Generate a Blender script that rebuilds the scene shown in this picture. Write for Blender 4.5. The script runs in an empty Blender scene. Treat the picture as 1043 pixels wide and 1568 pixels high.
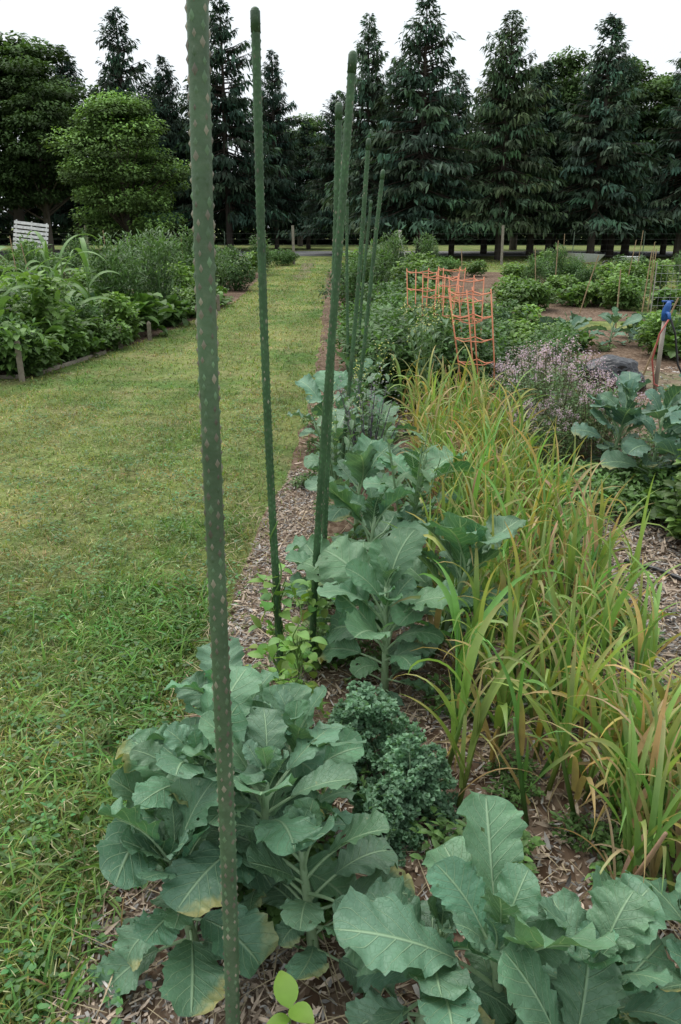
import bpy, math
import numpy as np
from mathutils import Vector
rng=np.random.default_rng(7)
rad=math.radians
sc=bpy.context.scene
COL=sc.collection

# ------------------------------------------------------------ mesh builder
class MB:
    def __init__(s): s.V=[];s.Q=[];s.T=[];s.C=[];s.U=[];s.n=0
    def add(s,V,Q=None,T=None,C=(1,1,1),U=(0.5,0.3,0)):
        V=np.asarray(V,float).reshape(-1,3);k=len(V)
        C=np.broadcast_to(np.asarray(C,float),(k,3));U=np.broadcast_to(np.asarray(U,float),(k,3))
        s.V.append(V);s.C.append(C);s.U.append(U)
        if Q is not None and len(Q): s.Q.append(np.asarray(Q)+s.n)
        if T is not None and len(T): s.T.append(np.asarray(T)+s.n)
        s.n+=k
    def mesh(s,name,mat,smooth=False):
        V=np.concatenate(s.V);C=np.concatenate(s.C);U=np.concatenate(s.U)
        Q=np.concatenate(s.Q) if s.Q else np.zeros((0,4),int)
        T=np.concatenate(s.T) if s.T else np.zeros((0,3),int)
        me=bpy.data.meshes.new(name)
        me.vertices.add(len(V));me.vertices.foreach_set('co',V.astype(np.float32).ravel())
        L=np.concatenate([Q.ravel(),T.ravel()]).astype(np.int32)
        me.loops.add(len(L));me.loops.foreach_set('vertex_index',L)
        tot=np.concatenate([np.full(len(Q),4),np.full(len(T),3)]).astype(np.int32)
        st=np.concatenate([[0],np.cumsum(tot)[:-1]]).astype(np.int32)
        me.polygons.add(len(tot));me.polygons.foreach_set('loop_start',st);me.polygons.foreach_set('loop_total',tot)
        me.polygons.foreach_set('use_smooth',np.full(len(tot),smooth))
        me.update(calc_edges=True)
        for nm,A in (('Col',C),('luv',U)):
            a=me.attributes.new(nm,'FLOAT_COLOR','POINT')
            a.data.foreach_set('color',np.concatenate([A,np.ones((len(A),1))],1).astype(np.float32).ravel())
        me.materials.append(mat)
        return me
    def obj(s,name,mat,smooth=False,loc=(0,0,0),parent=None):
        return place(name,s.mesh(name,mat,smooth),loc,0,1,parent)
def place(name,me,loc=(0,0,0),rz=0,scale=1,parent=None):
    o=bpy.data.objects.new(name,me);COL.objects.link(o)
    o.location=loc;o.rotation_euler=(0,0,rz)
    o.scale=(scale,)*3 if np.isscalar(scale) else scale
    if parent: o.parent=parent
    return o

def A(v,N): return np.broadcast_to(np.asarray(v,float),(N,)).copy()
def ribbons(mb,B,L,W,az,e0,bend,nv=5,fold=0.25,twist=0.,pw=1.4,prof='leaf',c0=(1,1,1),c1=None,ck=1.5):
    B=np.asarray(B,float);N=len(B)
    if N==0: return
    L,W,az,e0,bend,twist=[A(v,N) for v in (L,W,az,e0,bend,twist)]
    s=np.linspace(0,1,nv)
    sm=(s[1:]+s[:-1])/2
    em=e0[:,None]-bend[:,None]*sm**pw
    e=e0[:,None]-bend[:,None]*s**pw
    st=(L/(nv-1))[:,None]
    z0=np.zeros((N,1))
    r=np.concatenate([z0,np.cumsum(np.cos(em)*st,1)],1)
    z=np.concatenate([z0,np.cumsum(np.sin(em)*st,1)],1)
    ca=np.cos(az)[:,None];sa=np.sin(az)[:,None]
    Cn=np.stack([B[:,0:1]+r*ca,B[:,1:2]+r*sa,B[:,2:3]+z],-1)
    nrm=np.stack([-np.sin(e)*ca,-np.sin(e)*sa,np.cos(e)],-1)
    sd=np.stack([-sa*np.ones_like(e),ca*np.ones_like(e),0*e],-1)
    tw=(twist[:,None]*s)[...,None]
    side=sd*np.cos(tw)+nrm*np.sin(tw); nn=nrm*np.cos(tw)-sd*np.sin(tw)
    if prof=='leaf': p=np.maximum(np.sin(np.pi*s**0.8),0.06)**0.8
    elif prof=='grass': p=np.maximum((1-s**2.0),0.03)*np.minimum(1,.5+s*3)
    elif prof=='strap': p=np.maximum((1-s**2.6),0.03)*(.75+.25*np.minimum(1,s*4))
    else: p=np.ones(nv)
    w=(W[:,None]*.5*p)[...,None]
    c0=np.broadcast_to(np.asarray(c0,float),(N,3))
    c1=c0 if c1 is None else np.broadcast_to(np.asarray(c1,float),(N,3))
    k=(s**ck)[None,:,None]
    cc=c0[:,None,:]*(1-k)+c1[:,None,:]*k
    if fold:
        V=np.stack([Cn+side*w+nn*w*fold,Cn-nn*w*0.0,Cn-side*w+nn*w*fold],2);m=3
    else:
        V=np.stack([Cn+side*w,Cn-side*w],2);m=2
    cc=np.repeat(cc[:,:,None,:],m,2)
    i=np.arange(nv-1)[:,None]*m+np.arange(m-1)[None,:]
    q=np.stack([i,i+1,i+m+1,i+m],-1).reshape(-1,4)
    Q=(q[None]+(np.arange(N)*nv*m)[:,None,None]).reshape(-1,4)
    mb.add(V.reshape(-1,3),Q=Q,C=cc.reshape(-1,3))

def tube(mb,P,R,n=8,C=(1,1,1),U=(0,0.3,1),cap=True):
    P=np.asarray(P,float);k=len(P);R=A(R,k) if np.isscalar(R) else np.asarray(R,float)
    d=np.gradient(P,axis=0);d/=np.linalg.norm(d,axis=1)[:,None]+1e-9
    ref=np.array([1,0,0.]) if abs(d[0,0])<.8 else np.array([0,1,0.])
    a=np.cross(d,ref);a/=np.linalg.norm(a,axis=1)[:,None]+1e-9
    b=np.cross(d,a)
    th=np.linspace(0,2*np.pi,n,endpoint=False)
    V=P[:,None]+R[:,None,None]*(a[:,None]*np.cos(th)[None,:,None]+b[:,None]*np.sin(th)[None,:,None])
    i=np.arange(k-1)[:,None]*n;j=np.arange(n)[None];j2=(j+1)%n
    Q=np.stack([i+j,i+j2,i+n+j2,i+n+j],-1).reshape(-1,4)
    V=V.reshape(-1,3);T=[]
    if cap:
        V=np.concatenate([V,P[:1],P[-1:]])
        for t in range(n):
            T.append((k*n,(t+1)%n,t));T.append((k*n+1,(k-1)*n+t,(k-1)*n+(t+1)%n))
    mb.add(V,Q=Q,T=T,C=C,U=U)
def box(mb,c,s,rz=0,tilt=0,C=(1,1,1)):
    v=np.array([[x,y,z] for x in(-.5,.5) for y in(-.5,.5) for z in(-.5,.5)])*np.array(s)
    ct,stt=math.cos(tilt),math.sin(tilt)
    v=np.stack([v[:,0],v[:,1]*ct-v[:,2]*stt,v[:,1]*stt+v[:,2]*ct],1)
    cz,sz=math.cos(rz),math.sin(rz)
    v=np.stack([v[:,0]*cz-v[:,1]*sz,v[:,0]*sz+v[:,1]*cz,v[:,2]],1)+np.array(c)
    mb.add(v,Q=[(0,1,3,2),(4,6,7,5),(0,4,5,1),(2,3,7,6),(0,2,6,4),(1,5,7,3)],C=C)

# ------------------------------------------------------------ materials
def nodes(name):
    m=bpy.data.materials.new(name);m.use_nodes=True
    nt=m.node_tree;nt.nodes.clear()
    return m,nt
def N(nt,t,**k):
    n=nt.nodes.new(t)
    for a,b in k.items(): setattr(n,a,b)
    return n
def noise(nt,scale,detail=4,rough=.6,vec=None):
    n=N(nt,'ShaderNodeTexNoise');n.inputs['Scale'].default_value=scale;n.inputs['Detail'].default_value=detail;n.inputs['Roughness'].default_value=rough
    if vec is None:
        g=N(nt,'ShaderNodeNewGeometry');vec=g.outputs['Position']
    nt.links.new(vec,n.inputs['Vector']);return n.outputs['Fac']
def mrange(nt,v,a,b,c,d):
    n=N(nt,'ShaderNodeMapRange');n.inputs[1].default_value=a;n.inputs[2].default_value=b;n.inputs[3].default_value=c;n.inputs[4].default_value=d
    nt.links.new(v,n.inputs[0]);return n.outputs[0]
def mix(nt,f,a,b,mode='MIX'):
    n=N(nt,'ShaderNodeMix',data_type='RGBA',blend_type=mode)
    for v,i in((f,0),(a,6),(b,7)):
        if isinstance(v,(int,float)): n.inputs[i].default_value=v
        elif isinstance(v,tuple): n.inputs[i].default_value=(*v,1)
        else: nt.links.new(v,n.inputs[i])
    return n.outputs[2]
def math_(nt,op,a,b=0.0,c=None):
    n=N(nt,'ShaderNodeMath',operation=op)
    for v,i in((a,0),(b,1),(c,2)):
        if v is None: continue
        if isinstance(v,(int,float)): n.inputs[i].default_value=v
        else: nt.links.new(v,n.inputs[i])
    return n.outputs[0]
def vscale(nt,c,f):
    n=N(nt,'ShaderNodeVectorMath',operation='SCALE');nt.links.new(c,n.inputs[0])
    if isinstance(f,(int,float)): n.inputs['Scale'].default_value=f
    else: nt.links.new(f,n.inputs['Scale'])
    return n.outputs[0]
def finish(nt,col,rough=.6,spec=.4,trans=0,bump=None,bstr=.3,bdist=.01,metal=0):
    p=N(nt,'ShaderNodeBsdfPrincipled')
    if isinstance(col,tuple): p.inputs['Base Color'].default_value=(*col,1)
    else: nt.links.new(col,p.inputs['Base Color'])
    p.inputs['Roughness'].default_value=rough;p.inputs['Specular IOR Level'].default_value=spec;p.inputs['Metallic'].default_value=metal
    if bump is not None:
        b=N(nt,'ShaderNodeBump');b.inputs['Strength'].default_value=bstr;b.inputs['Distance'].default_value=bdist
        nt.links.new(bump,b.inputs['Height']);nt.links.new(b.outputs[0],p.inputs['Normal'])
    o=N(nt,'ShaderNodeOutputMaterial')
    if trans:
        t=N(nt,'ShaderNodeBsdfTranslucent')
        tc=mix(nt,1.0,col,(1.2,1.25,.6),'MULTIPLY');nt.links.new(tc,t.inputs[0])
        mx=N(nt,'ShaderNodeMixShader');mx.inputs[0].default_value=trans
        nt.links.new(p.outputs[0],mx.inputs[1]);nt.links.new(t.outputs[0],mx.inputs[2]);nt.links.new(mx.outputs[0],o.inputs[0])
    else: nt.links.new(p.outputs[0],o.inputs[0])
def colmat(name,rough=.6,spec=.3,trans=0.,ns=6,amp=.35,bump=0,bs=40,metal=0,bd=.01):
    m,nt=nodes(name);a=N(nt,'ShaderNodeAttribute',attribute_name='Col')
    c=vscale(nt,a.outputs['Color'],mrange(nt,noise(nt,ns),.25,.75,1-amp,1+amp))
    finish(nt,c,rough,spec,trans,noise(nt,bs) if bump else None,bump,bd,metal);return m
M_leaf=colmat('leaf_foliage',.5,.4,.3,7,.3)
M_far=colmat('tree_foliage',.75,.15,.18,.6,.35)
M_wood=colmat('weathered_wood',.85,.2,0,12,.3,.5,60)
M_garlic=colmat('garlic_leaf',.45,.4,.3,12,.2)
M_chip=colmat('wood_chip',.85,.2,0,40,.3)
M_metal=colmat('painted_metal',.45,.5,0,20,.15)
M_orange=colmat('orange_coated_wire',.5,.4,0,20,.15)

def collard_mat(name,vein=(.38,.54,.32),rough=.43):
    m,nt=nodes(name)
    a=N(nt,'ShaderNodeAttribute',attribute_name='Col');l=N(nt,'ShaderNodeAttribute',attribute_name='luv')
    sp=N(nt,'ShaderNodeSeparateColor');nt.links.new(l.outputs['Color'],sp.inputs[0])
    u,v,fl=sp.outputs
    mid=mrange(nt,u,.02,.07,1,0)
    fr=math_(nt,'PINGPONG',v,.5)
    th=math_(nt,'MULTIPLY_ADD',u,-.05,.07)
    d=math_(nt,'DIVIDE',fr,th)
    lat=mrange(nt,d,.4,1.3,.75,0)
    vf=math_(nt,'MAXIMUM',math_(nt,'MAXIMUM',mid,lat),fl)
    g=N(nt,'ShaderNodeNewGeometry')
    vo=N(nt,'ShaderNodeTexVoronoi',feature='DISTANCE_TO_EDGE');vo.inputs['Scale'].default_value=75;nt.links.new(g.outputs['Position'],vo.inputs['Vector'])
    fine=mrange(nt,vo.outputs['Distance'],0,.06,.16,0)
    vf2=math_(nt,'MAXIMUM',vf,fine)
    c=vscale(nt,a.outputs['Color'],mrange(nt,noise(nt,14,5),.25,.75,.7,1.3))
    c=mix(nt,mrange(nt,noise(nt,5,3),.4,.7,0,.3),c,(.17,.35,.22))
    c=mix(nt,mrange(nt,noise(nt,60,2),.72,.76,0,.6),c,(.35,.33,.16))
    c=mix(nt,math_(nt,'MULTIPLY',vf2,.8),c,vein)
    c=mix(nt,math_(nt,'MULTIPLY',g.outputs['Backfacing'],.3),c,(.20,.36,.22))
    h=math_(nt,'ADD',math_(nt,'MULTIPLY',vf2,-1.0),math_(nt,'MULTIPLY',noise(nt,45,3),.8))
    finish(nt,c,rough,.45,.2,h,.65,.006);return m
M_collard=collard_mat('collard_leaf')

def lawncol(nt,base=None):
    p1=mrange(nt,noise(nt,.55,5,.65),.36,.60,0,1)
    p2=mrange(nt,noise(nt,1.7,6,.75),.48,.68,0,1)
    c=mix(nt,p1,(.112,.205,.050),(.265,.295,.105))
    c=mix(nt,math_(nt,'MULTIPLY',p2,.6),c,(.38,.33,.18))
    g=N(nt,'ShaderNodeNewGeometry');s=N(nt,'ShaderNodeSeparateXYZ');nt.links.new(g.outputs['Position'],s.inputs[0])
    sn=math_(nt,'SINE',math_(nt,'ADD',math_(nt,'MULTIPLY',s.outputs[0],6.5),math_(nt,'MULTIPLY',noise(nt,.5,2),4.0)))
    p3=mrange(nt,noise(nt,6,6,.75),.3,.7,.6,1.3)
    return vscale(nt,c,math_(nt,'MULTIPLY',p3,mrange(nt,sn,-1,1,.90,1.07)))
m,nt=nodes('lawn_ground');c=lawncol(nt)
c=vscale(nt,c,mrange(nt,noise(nt,45,6,.75),.3,.7,.5,1.1))
finish(nt,c,.95,.1,0,noise(nt,60,6),.8,.02);M_lawn=m
m,nt=nodes('grass_blade');a=N(nt,'ShaderNodeAttribute',attribute_name='Col')
c=mix(nt,1.0,lawncol(nt),a.outputs['Color'],'MULTIPLY');finish(nt,c,.55,.35,.3);M_grass=m
m,nt=nodes('mulch_soil')
vo=N(nt,'ShaderNodeTexVoronoi');vo.inputs['Scale'].default_value=42
g=N(nt,'ShaderNodeNewGeometry');mp=N(nt,'ShaderNodeMapping');mp.inputs['Scale'].default_value=(1,.5,1);mp.inputs['Rotation'].default_value=(0,0,.5)
nt.links.new(g.outputs['Position'],mp.inputs[0]);nt.links.new(mp.outputs[0],vo.inputs['Vector'])
sp=N(nt,'ShaderNodeSeparateColor');nt.links.new(vo.outputs['Color'],sp.inputs[0])
c=mix(nt,sp.outputs[0],(.09,.055,.035),(.26,.19,.14))
c=mix(nt,mrange(nt,noise(nt,1.3,5),.45,.7,0,.7),c,(.06,.04,.027))
finish(nt,c,.95,.1,0,sp.outputs[1],.9,.02);M_soil=m
m,nt=nodes('straw_mulch');c=mix(nt,noise(nt,5,8,.85),(.09,.07,.045),(.34,.27,.20));c=mix(nt,mrange(nt,noise(nt,2.2,6,.8),.45,.6,0,.8),c,(.10,.15,.05));finish(nt,c,.95,.1,0,noise(nt,30,5),.9,.03);M_straw=m
m,nt=nodes('asphalt');c=mix(nt,noise(nt,3,6),(.14,.145,.15),(.22,.22,.225));finish(nt,c,.9,.2);M_road=m
m,nt=nodes('green_stake_plastic');a=N(nt,'ShaderNodeAttribute',attribute_name='Col')
w=mrange(nt,noise(nt,55,5,.7),.50,.75,0,.4)
c=mix(nt,w,a.outputs['Color'],(.17,.21,.14));c=vscale(nt,c,mrange(nt,noise(nt,9,4),.3,.7,.7,1.3))
finish(nt,c,.5,.4,0,noise(nt,120,3),.5,.002);M_stake=m
m,nt=nodes('black_plastic');finish(nt,(.02,.021,.026),.3,.6,0,noise(nt,14,5),.6,.02);M_black=m

# ------------------------------------------------------------ ground sheets
def sheet(name,pts,z,mat,jit=.05,step=.35):
    P=[]
    n=len(pts)
    for i in range(n):
        a=np.array(pts[i],float);b=np.array(pts[(i+1)%n],float);d=np.linalg.norm(b-a);k=max(1,int(d/step))
        for j in range(k):
            q=a+(b-a)*j/k+rng.normal(0,jit,2)*(1 if j else .3);P.append((q[0],q[1],z))
    me=bpy.data.meshes.new(name);me.from_pydata(P,[],[list(range(len(P)))]);me.update();me.materials.append(mat)
    return place(name,me)
me=bpy.data.meshes.new('ground');me.from_pydata([(-600,-200,0),(600,-200,0),(600,900,0),(-600,900,0)],[],[(0,1,2,3)]);me.materials.append(M_lawn);place('ground',me)
main=[(-.66,-1),(-.64,1.2),(-.5,2.0),(-.485,2.75),(-.48,3.35),(-.45,4.2),(-.36,5),(-.3,7),(-.3,12),(-.4,20),(-.5,32),(8,30),(8.5,24),(5.6,22),(6,12.8),(12,11),(12,-1)]
leftg=[(-3.5,8.75),(-3.0,11.3),(-2.5,16.4),(-2.4,19.3),(-2.8,31),(-24,31),(-24,7.6),(-9,8)]
sheet('garden_soil',main,.004,M_soil,.03,.3)
sheet('garden_soil',leftg,.004,M_soil,.06)
sheet('straw_path',[(3.4,18.5),(4.4,18.3),(4.6,22.5),(3.7,22)],.009,M_straw,.12)
sheet('straw_path',[(3.0,8.2),(6,8.0),(7,9.0),(3.2,9.2)],.009,M_straw,.08)
sheet('dirt_path',[(-1.5,26),(-1.1,26),(-1.2,38),(-1.7,38)],.008,M_straw,.1)
sheet('grass_path',[(1.6,13.2),(5.9,13),(5.8,14.3),(1.6,14.6)],.009,M_lawn,.06)
sheet('road',[(-90,50),(90,45),(90,54),(-90,60)],.006,M_road,.02,5)

# ------------------------------------------------------------ lawn grass
def inpoly(x,y,poly):
    r=np.zeros(len(x),bool);n=len(poly)
    for i in range(n):
        x1,y1=poly[i];x2,y2=poly[(i+1)%n]
        c=((y1>y)!=(y2>y))&(x<(x2-x1)*(y-y1)/(y2-y1+1e-12)+x1);r^=c
    return r
mb=MB()
def lawn(x0,x1,y0,y1,dens,L,W,slope=None):
    n=int((x1-x0)*(y1-y0)*dens);x=rng.uniform(x0,x1,n);y=rng.uniform(y0,y1,n)
    k=(~inpoly(x+rng.normal(0,.07,n),y+rng.normal(0,.03,n),main))&(~inpoly(x,y,leftg))
    if slope is not None: k&=(x>-(slope*y+.9))
    dn=.5+.5*np.sin(x*7+2*np.sin(y*5))*np.sin(y*6.3+2*np.sin(x*4.1));k&=rng.random(n)<.5+.5*dn
    x=x[k];y=y[k];n=len(x)
    hv=1+.25*np.sin(x*3.1+np.sin(y*2.3)*2)*np.sin(y*2.7)
    Ls=L*rng.uniform(.45,1.5,n)*hv
    g=np.stack([rng.uniform(.75,1.35,n),rng.uniform(.85,1.4,n),rng.uniform(.6,1.2,n)],1)
    dry=rng.random(n)>.88;g[dry]*=np.array([1.9,1.4,2.0])
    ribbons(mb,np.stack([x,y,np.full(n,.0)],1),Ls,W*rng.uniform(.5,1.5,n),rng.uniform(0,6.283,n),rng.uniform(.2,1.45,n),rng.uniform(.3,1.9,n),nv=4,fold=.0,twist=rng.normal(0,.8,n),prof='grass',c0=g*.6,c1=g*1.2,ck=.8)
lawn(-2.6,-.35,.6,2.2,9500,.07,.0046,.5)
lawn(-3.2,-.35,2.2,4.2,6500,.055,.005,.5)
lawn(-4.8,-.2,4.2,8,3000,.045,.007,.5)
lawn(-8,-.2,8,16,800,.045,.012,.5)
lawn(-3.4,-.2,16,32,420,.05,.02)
lawn(-10,14,32,43,50,.08,.04)
lawn(5.5,13,11,30,60,.07,.03)
n=3800;yy=rng.uniform(.7,3.4,n);xx=-.58-np.abs(rng.normal(0,.4,n))
g=np.stack([rng.uniform(.6,1.0,n),rng.uniform(1.0,1.5,n),rng.uniform(.5,1,n)],1)
ribbons(mb,np.stack([xx,yy,0*xx],1),rng.uniform(.06,.16,n),rng.uniform(.006,.012,n),rng.uniform(0,6.28,n),rng.uniform(.2,1.2,n),rng.uniform(.6,1.7,n),nv=5,fold=.25,twist=rng.normal(0,.7,n),prof='grass',c0=g*.6,c1=g*1.1)
n=4500;yy=rng.uniform(1.2,9,n);xx=-.55-rng.uniform(0,1,n)*(.5*yy+.4)
ribbons(mb,np.stack([xx,yy,rng.uniform(.03,.045,n)],1),rng.uniform(.02,.06,n),rng.uniform(.002,.004,n),rng.uniform(0,6.28,n),rng.normal(0,.15,n),0.1,nv=3,fold=0,prof='strap',c0=rng.uniform(.8,1.6,(n,1))*np.array([2.,1.7,2.5]))
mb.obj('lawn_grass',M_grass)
mb=MB();cn=700;cy=1.+6.5*rng.random(cn)**1.2;cx_=-.5-rng.uniform(0,1,cn)*(.55*cy+.5)
k=rng.integers(0,cn,10000);n=10000
yy=cy[k]+rng.normal(0,.05,n);xx=cx_[k]+rng.normal(0,.05,n)
ribbons(mb,np.stack([xx,yy,rng.uniform(.015,.05,n)],1),rng.uniform(.010,.028,n),rng.uniform(.01,.019,n),rng.uniform(0,6.28,n),rng.uniform(-.2,.7,n),.4,nv=4,fold=.15,c0=np.stack([rng.uniform(.07,.13,n),rng.uniform(.17,.27,n),rng.uniform(.05,.09,n)],1)*rng.uniform(.7,1.25,cn)[k][:,None])
mb.obj('lawn_weeds',M_leaf)

# ------------------------------------------------------------ wood chips
mb=MB()
def chips(x0,x1,y0,y1,n,sz=1.,z=.006):
    x=rng.uniform(x0,x1,n);y=rng.uniform(y0,y1,n);k=inpoly(x,y,main);x=x[k];y=y[k];n=len(x)
    b=rng.random(n)**1.2
    c=np.stack([.12+.50*b,.09+.41*b,.065+.33*b],1)
    gr=rng.random(n)<.35;c[gr]=c[gr].mean(1)[:,None]*np.array([1.05,1,.95])
    big=rng.random(n)<.12
    L=sz*rng.uniform(.008,.035,n)*(1+1.0*big);W=sz*rng.uniform(.003,.010,n)*(1+.8*big)
    ribbons(mb,np.stack([x,y,z+rng.random(n)*.014],1),L,W,rng.uniform(0,6.28,n),rng.normal(.05,.25,n),rng.normal(0,.2,n),nv=3,fold=.08,prof='strap',twist=rng.normal(0,.9,n),c0=c)
chips(-.7,-.1,.8,5.2,22000)
chips(-.2,2.2,.8,3.2,24000)
chips(1.1,2.4,2.5,4.6,15000,1.3)
chips(-.3,3,5,9,4000,1.6)
chips(2.5,7,6.5,9.5,3500,2)
mb.obj('wood_chip_mulch',M_chip)
mb=MB();n=2600;x=rng.uniform(-.65,1.6,n);y=rng.uniform(.9,4.5,n)
b=rng.uniform(.5,1,n)[:,None]
ribbons(mb,np.stack([x,y,rng.uniform(.012,.03,n)],1),rng.uniform(.03,.20,n),rng.uniform(.0015,.004,n),rng.uniform(0,6.28,n),rng.normal(.03,.08,n),rng.normal(0,.35,n),nv=5,fold=0,prof='strap',c0=b*np.array([.5,.41,.27]))
mb.obj('straw_litter',M_chip)

# ------------------------------------------------------------ collards
def collard_leaf(mb,r,base,az,L,W,pet,e0,bend,cup,rip,col,ripf=4.,nv=30,nu=17,yellow=0,roll=0,holes=3):
    S=pet+L;ns=60;s=np.linspace(0,S,ns)
    e=e0-bend*(s/S)**1.5
    dr=np.cos(e)*S/(ns-1);dz=np.sin(e)*S/(ns-1)
    R=np.concatenate([[0],np.cumsum(dr[:-1])]);Z=np.concatenate([[0],np.cumsum(dz[:-1])])
    t=np.linspace(0,1,nv);sp=pet+t*L
    rr=np.interp(sp,s,R);zz=np.interp(sp,s,Z);ee=np.interp(sp,s,e)
    w=(t**.6)*np.maximum(1-t**3.0,0)**.65;w/=w.max();w=np.maximum(w,.015)
    u=np.linspace(-1,1,nu);uu,tt=np.meshgrid(u,t)
    sg=np.sign(uu);ph=r.uniform(0,6.28,6)
    edge=1+np.abs(uu)**3*(.08*np.sin(6.28*(4.3*tt)+ph[0]+sg*ph[1])+.05*np.sin(6.28*(9.7*tt)+ph[2]+sg*ph[3])+.03*np.sin(6.28*14*tt+sg*ph[4]))
    hw=w[:,None]*W*.5
    y=uu*hw*edge
    hN=cup*np.abs(uu)**1.4*hw+rip*W*uu**2*(np.sin(6.28*ripf*tt+ph[4]+sg*ph[5]+uu)+.5*np.sin(6.28*ripf*2.3*tt+sg*ph[2]))*(w[:,None])+.014*W*np.sin(6.28*7*tt-6*np.abs(uu))*np.abs(uu)
    cr,sr=math.cos(roll),math.sin(roll)
    y2=y*cr-hN*sr;h2=y*sr+hN*cr
    xr=rr[:,None]-np.sin(ee)[:,None]*h2;xz=zz[:,None]+np.cos(ee)[:,None]*h2
    f=.10*W*np.abs(uu)*w[:,None];xr=xr+np.cos(ee)[:,None]*f;xz=xz+np.sin(ee)[:,None]*f
    bow=r.normal(0,.12)*L*tt**2
    y2=y2+bow
    ca,sa=math.cos(az),math.sin(az)
    V=np.stack([base[0]+xr*ca-y2*sa,base[1]+xr*sa+y2*ca,base[2]+xz],-1)
    V[...,2]=np.maximum(V[...,2],.012+.004*np.abs(uu))
    c=np.broadcast_to(np.array(col),(nv,nu,3)).copy()
    c*=(1+.15*np.sin(5*tt+3*uu+ph[0]))[...,None]
    if yellow:
        k=np.clip((tt*.7+.5*np.abs(uu)*(sg>0)-.8+.08*np.sin(tt*20+uu*9))*6,0,1)*yellow
        c=c*(1-k[...,None])+np.array([.55,.42,.12])*k[...,None]
    U=np.stack([np.abs(uu),tt*7.5-np.abs(uu)*1.9,0*uu],-1)
    U[...,1]+=20
    i=(np.arange(nv-1)[:,None]*nu+np.arange(nu-1)[None]);Q=np.stack([i,i+1,i+nu+1,i+nu],-1).reshape(-1,4)
    tc=(t[:-1,None]+0*u[None,:-1]+.5/(nv-1)).ravel();uc=(u[None,:-1]+1/(nu-1)+0*t[:-1,None]).ravel()
    keep=np.ones(len(Q),bool)
    for _ in range(r.integers(0,holes+1)):
        a,b,q=r.uniform(.25,.95),r.uniform(-.95,.95),r.uniform(.02,.042)
        keep&=((tc-a)**2+((uc-b)*.5)**2)>q*q
    mb.add(V.reshape(-1,3),Q=Q[keep],C=c.reshape(-1,3),U=U.reshape(-1,3))
    sp2=np.linspace(0,pet+L*.75,12);r2=np.interp(sp2,s,R);z2=np.interp(sp2,s,Z)-.0015
    bb=np.maximum(sp2-pet,0)/L;bb=bow[-1,0]*bb**2
    P=np.stack([base[0]+r2*ca-bb*sa,base[1]+r2*sa+bb*ca,np.maximum(base[2]+z2-.002,.01)],1)
    tube(mb,P,np.linspace(.0065,.0014,12)*(L/.3)**.5,6,C=np.array([.18,.28,.17]),cap=False)
GL=(.090,.215,.122)
def collard_plant(name,x,y,h,Lm,nl,seed,col=GL,mat=None,wr=.72,rip=.055,ripf=3.2,cup=.25,yel=.12,nv=28,nu=15,up=0.,azs=None):
    r=np.random.default_rng(seed);mb=MB()
    lean=r.normal(0,.05,2)
    P=[(lean[0]*k,lean[1]*k,h*.8*k) for k in np.linspace(0,1,6)]
    tube(mb,P,np.linspace(.015,.007,6),8,C=np.array([.14,.2,.12]))
    for i in range(nl):
        f=i/(nl-1);az=i*2.39996+r.normal(0,.3)+seed
        zb=h*(.06+.74*f)
        L=Lm*(1.0-.45*abs(f-.5)*1.5)*r.uniform(.55,1.25)
        if f>.88: L*=.6
        e0=rad(15+58*f)+r.normal(0,.26)+up;bend=rad(78-38*f)*r.uniform(.3,1.5)
        c=np.array(col)*r.uniform(.6,1.3)*np.array([r.uniform(.85,1.3),1,r.uniform(.8,1.2)])
        yl=r.uniform(.6,1) if (f<.55 and r.random()<yel*2) else 0
        collard_leaf(mb,r,(lean[0]*f,lean[1]*f,zb),az,L,L*wr*r.uniform(.75,1.15),L*r.uniform(.25,.6),e0,bend,cup*r.uniform(-.3,1.9),rip*r.uniform(.6,1.9),c,ripf*r.uniform(.8,1.2),nv,nu,yl,r.normal(0,.4))
    return mb.obj(name,mat or M_collard,True,(x,y,0))
collard_plant('collard_plant',-.42,1.62,.57,.20,34,3,yel=.3,up=.12)
collard_plant('collard_plant',-.20,1.50,.56,.195,34,14,yel=.28,up=.14)
collard_plant('collard_plant',-.06,1.36,.38,.17,26,16,(.07,.17,.09),yel=.3,up=.1)
collard_plant('collard_plant',-.34,1.38,.40,.19,24,18,(.08,.19,.11),yel=.3,up=.05)
collard_plant('collard_plant',-.10,1.62,.52,.19,24,19,yel=.15,up=.1)
collard_plant('collard_plant',-.24,1.80,.54,.20,24,15,yel=.15,up=.1)
collard_plant('collard_plant',.34,1.20,.36,.22,24,5,yel=.05,up=.2)
collard_plant('collard_plant',.16,1.16,.26,.19,20,6,(.07,.165,.10),yel=.1)
collard_plant('collard_plant',.56,1.17,.33,.19,26,8,yel=.05,up=.15)
collard_plant('collard_plant',.78,1.14,.33,.18,24,9,yel=.05,up=.15)
collard_plant('collard_plant',.45,1.0,.22,.18,16,10,yel=.05,up=.1)
G2=(.08,.20,.092)
collard_plant('collard_plant',.16,2.45,.50,.23,30,11,G2,up=.14)
collard_plant('collard_plant',.38,2.75,.60,.25,30,13,G2,up=.14)
collard_plant('collard_plant',.02,2.85,.38,.19,20,12,(.065,.15,.075),up=.05)
collard_plant('collard_plant',.10,3.25,.50,.23,26,17,(.09,.205,.11),up=.1)
collard_plant('collard_plant',.38,3.6,.56,.23,26,19,G2,up=.1)
collard_plant('collard_plant',.08,4.0,.46,.23,22,23,(.095,.21,.125),up=.1)
collard_plant('collard_plant',-.05,4.9,.5,.25,20,29,(.11,.23,.145))
collard_plant('collard_plant',.28,4.9,.58,.23,18,31)
collard_plant('collard_plant',-.12,5.8,.5,.27,20,37,(.11,.23,.145))
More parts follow.
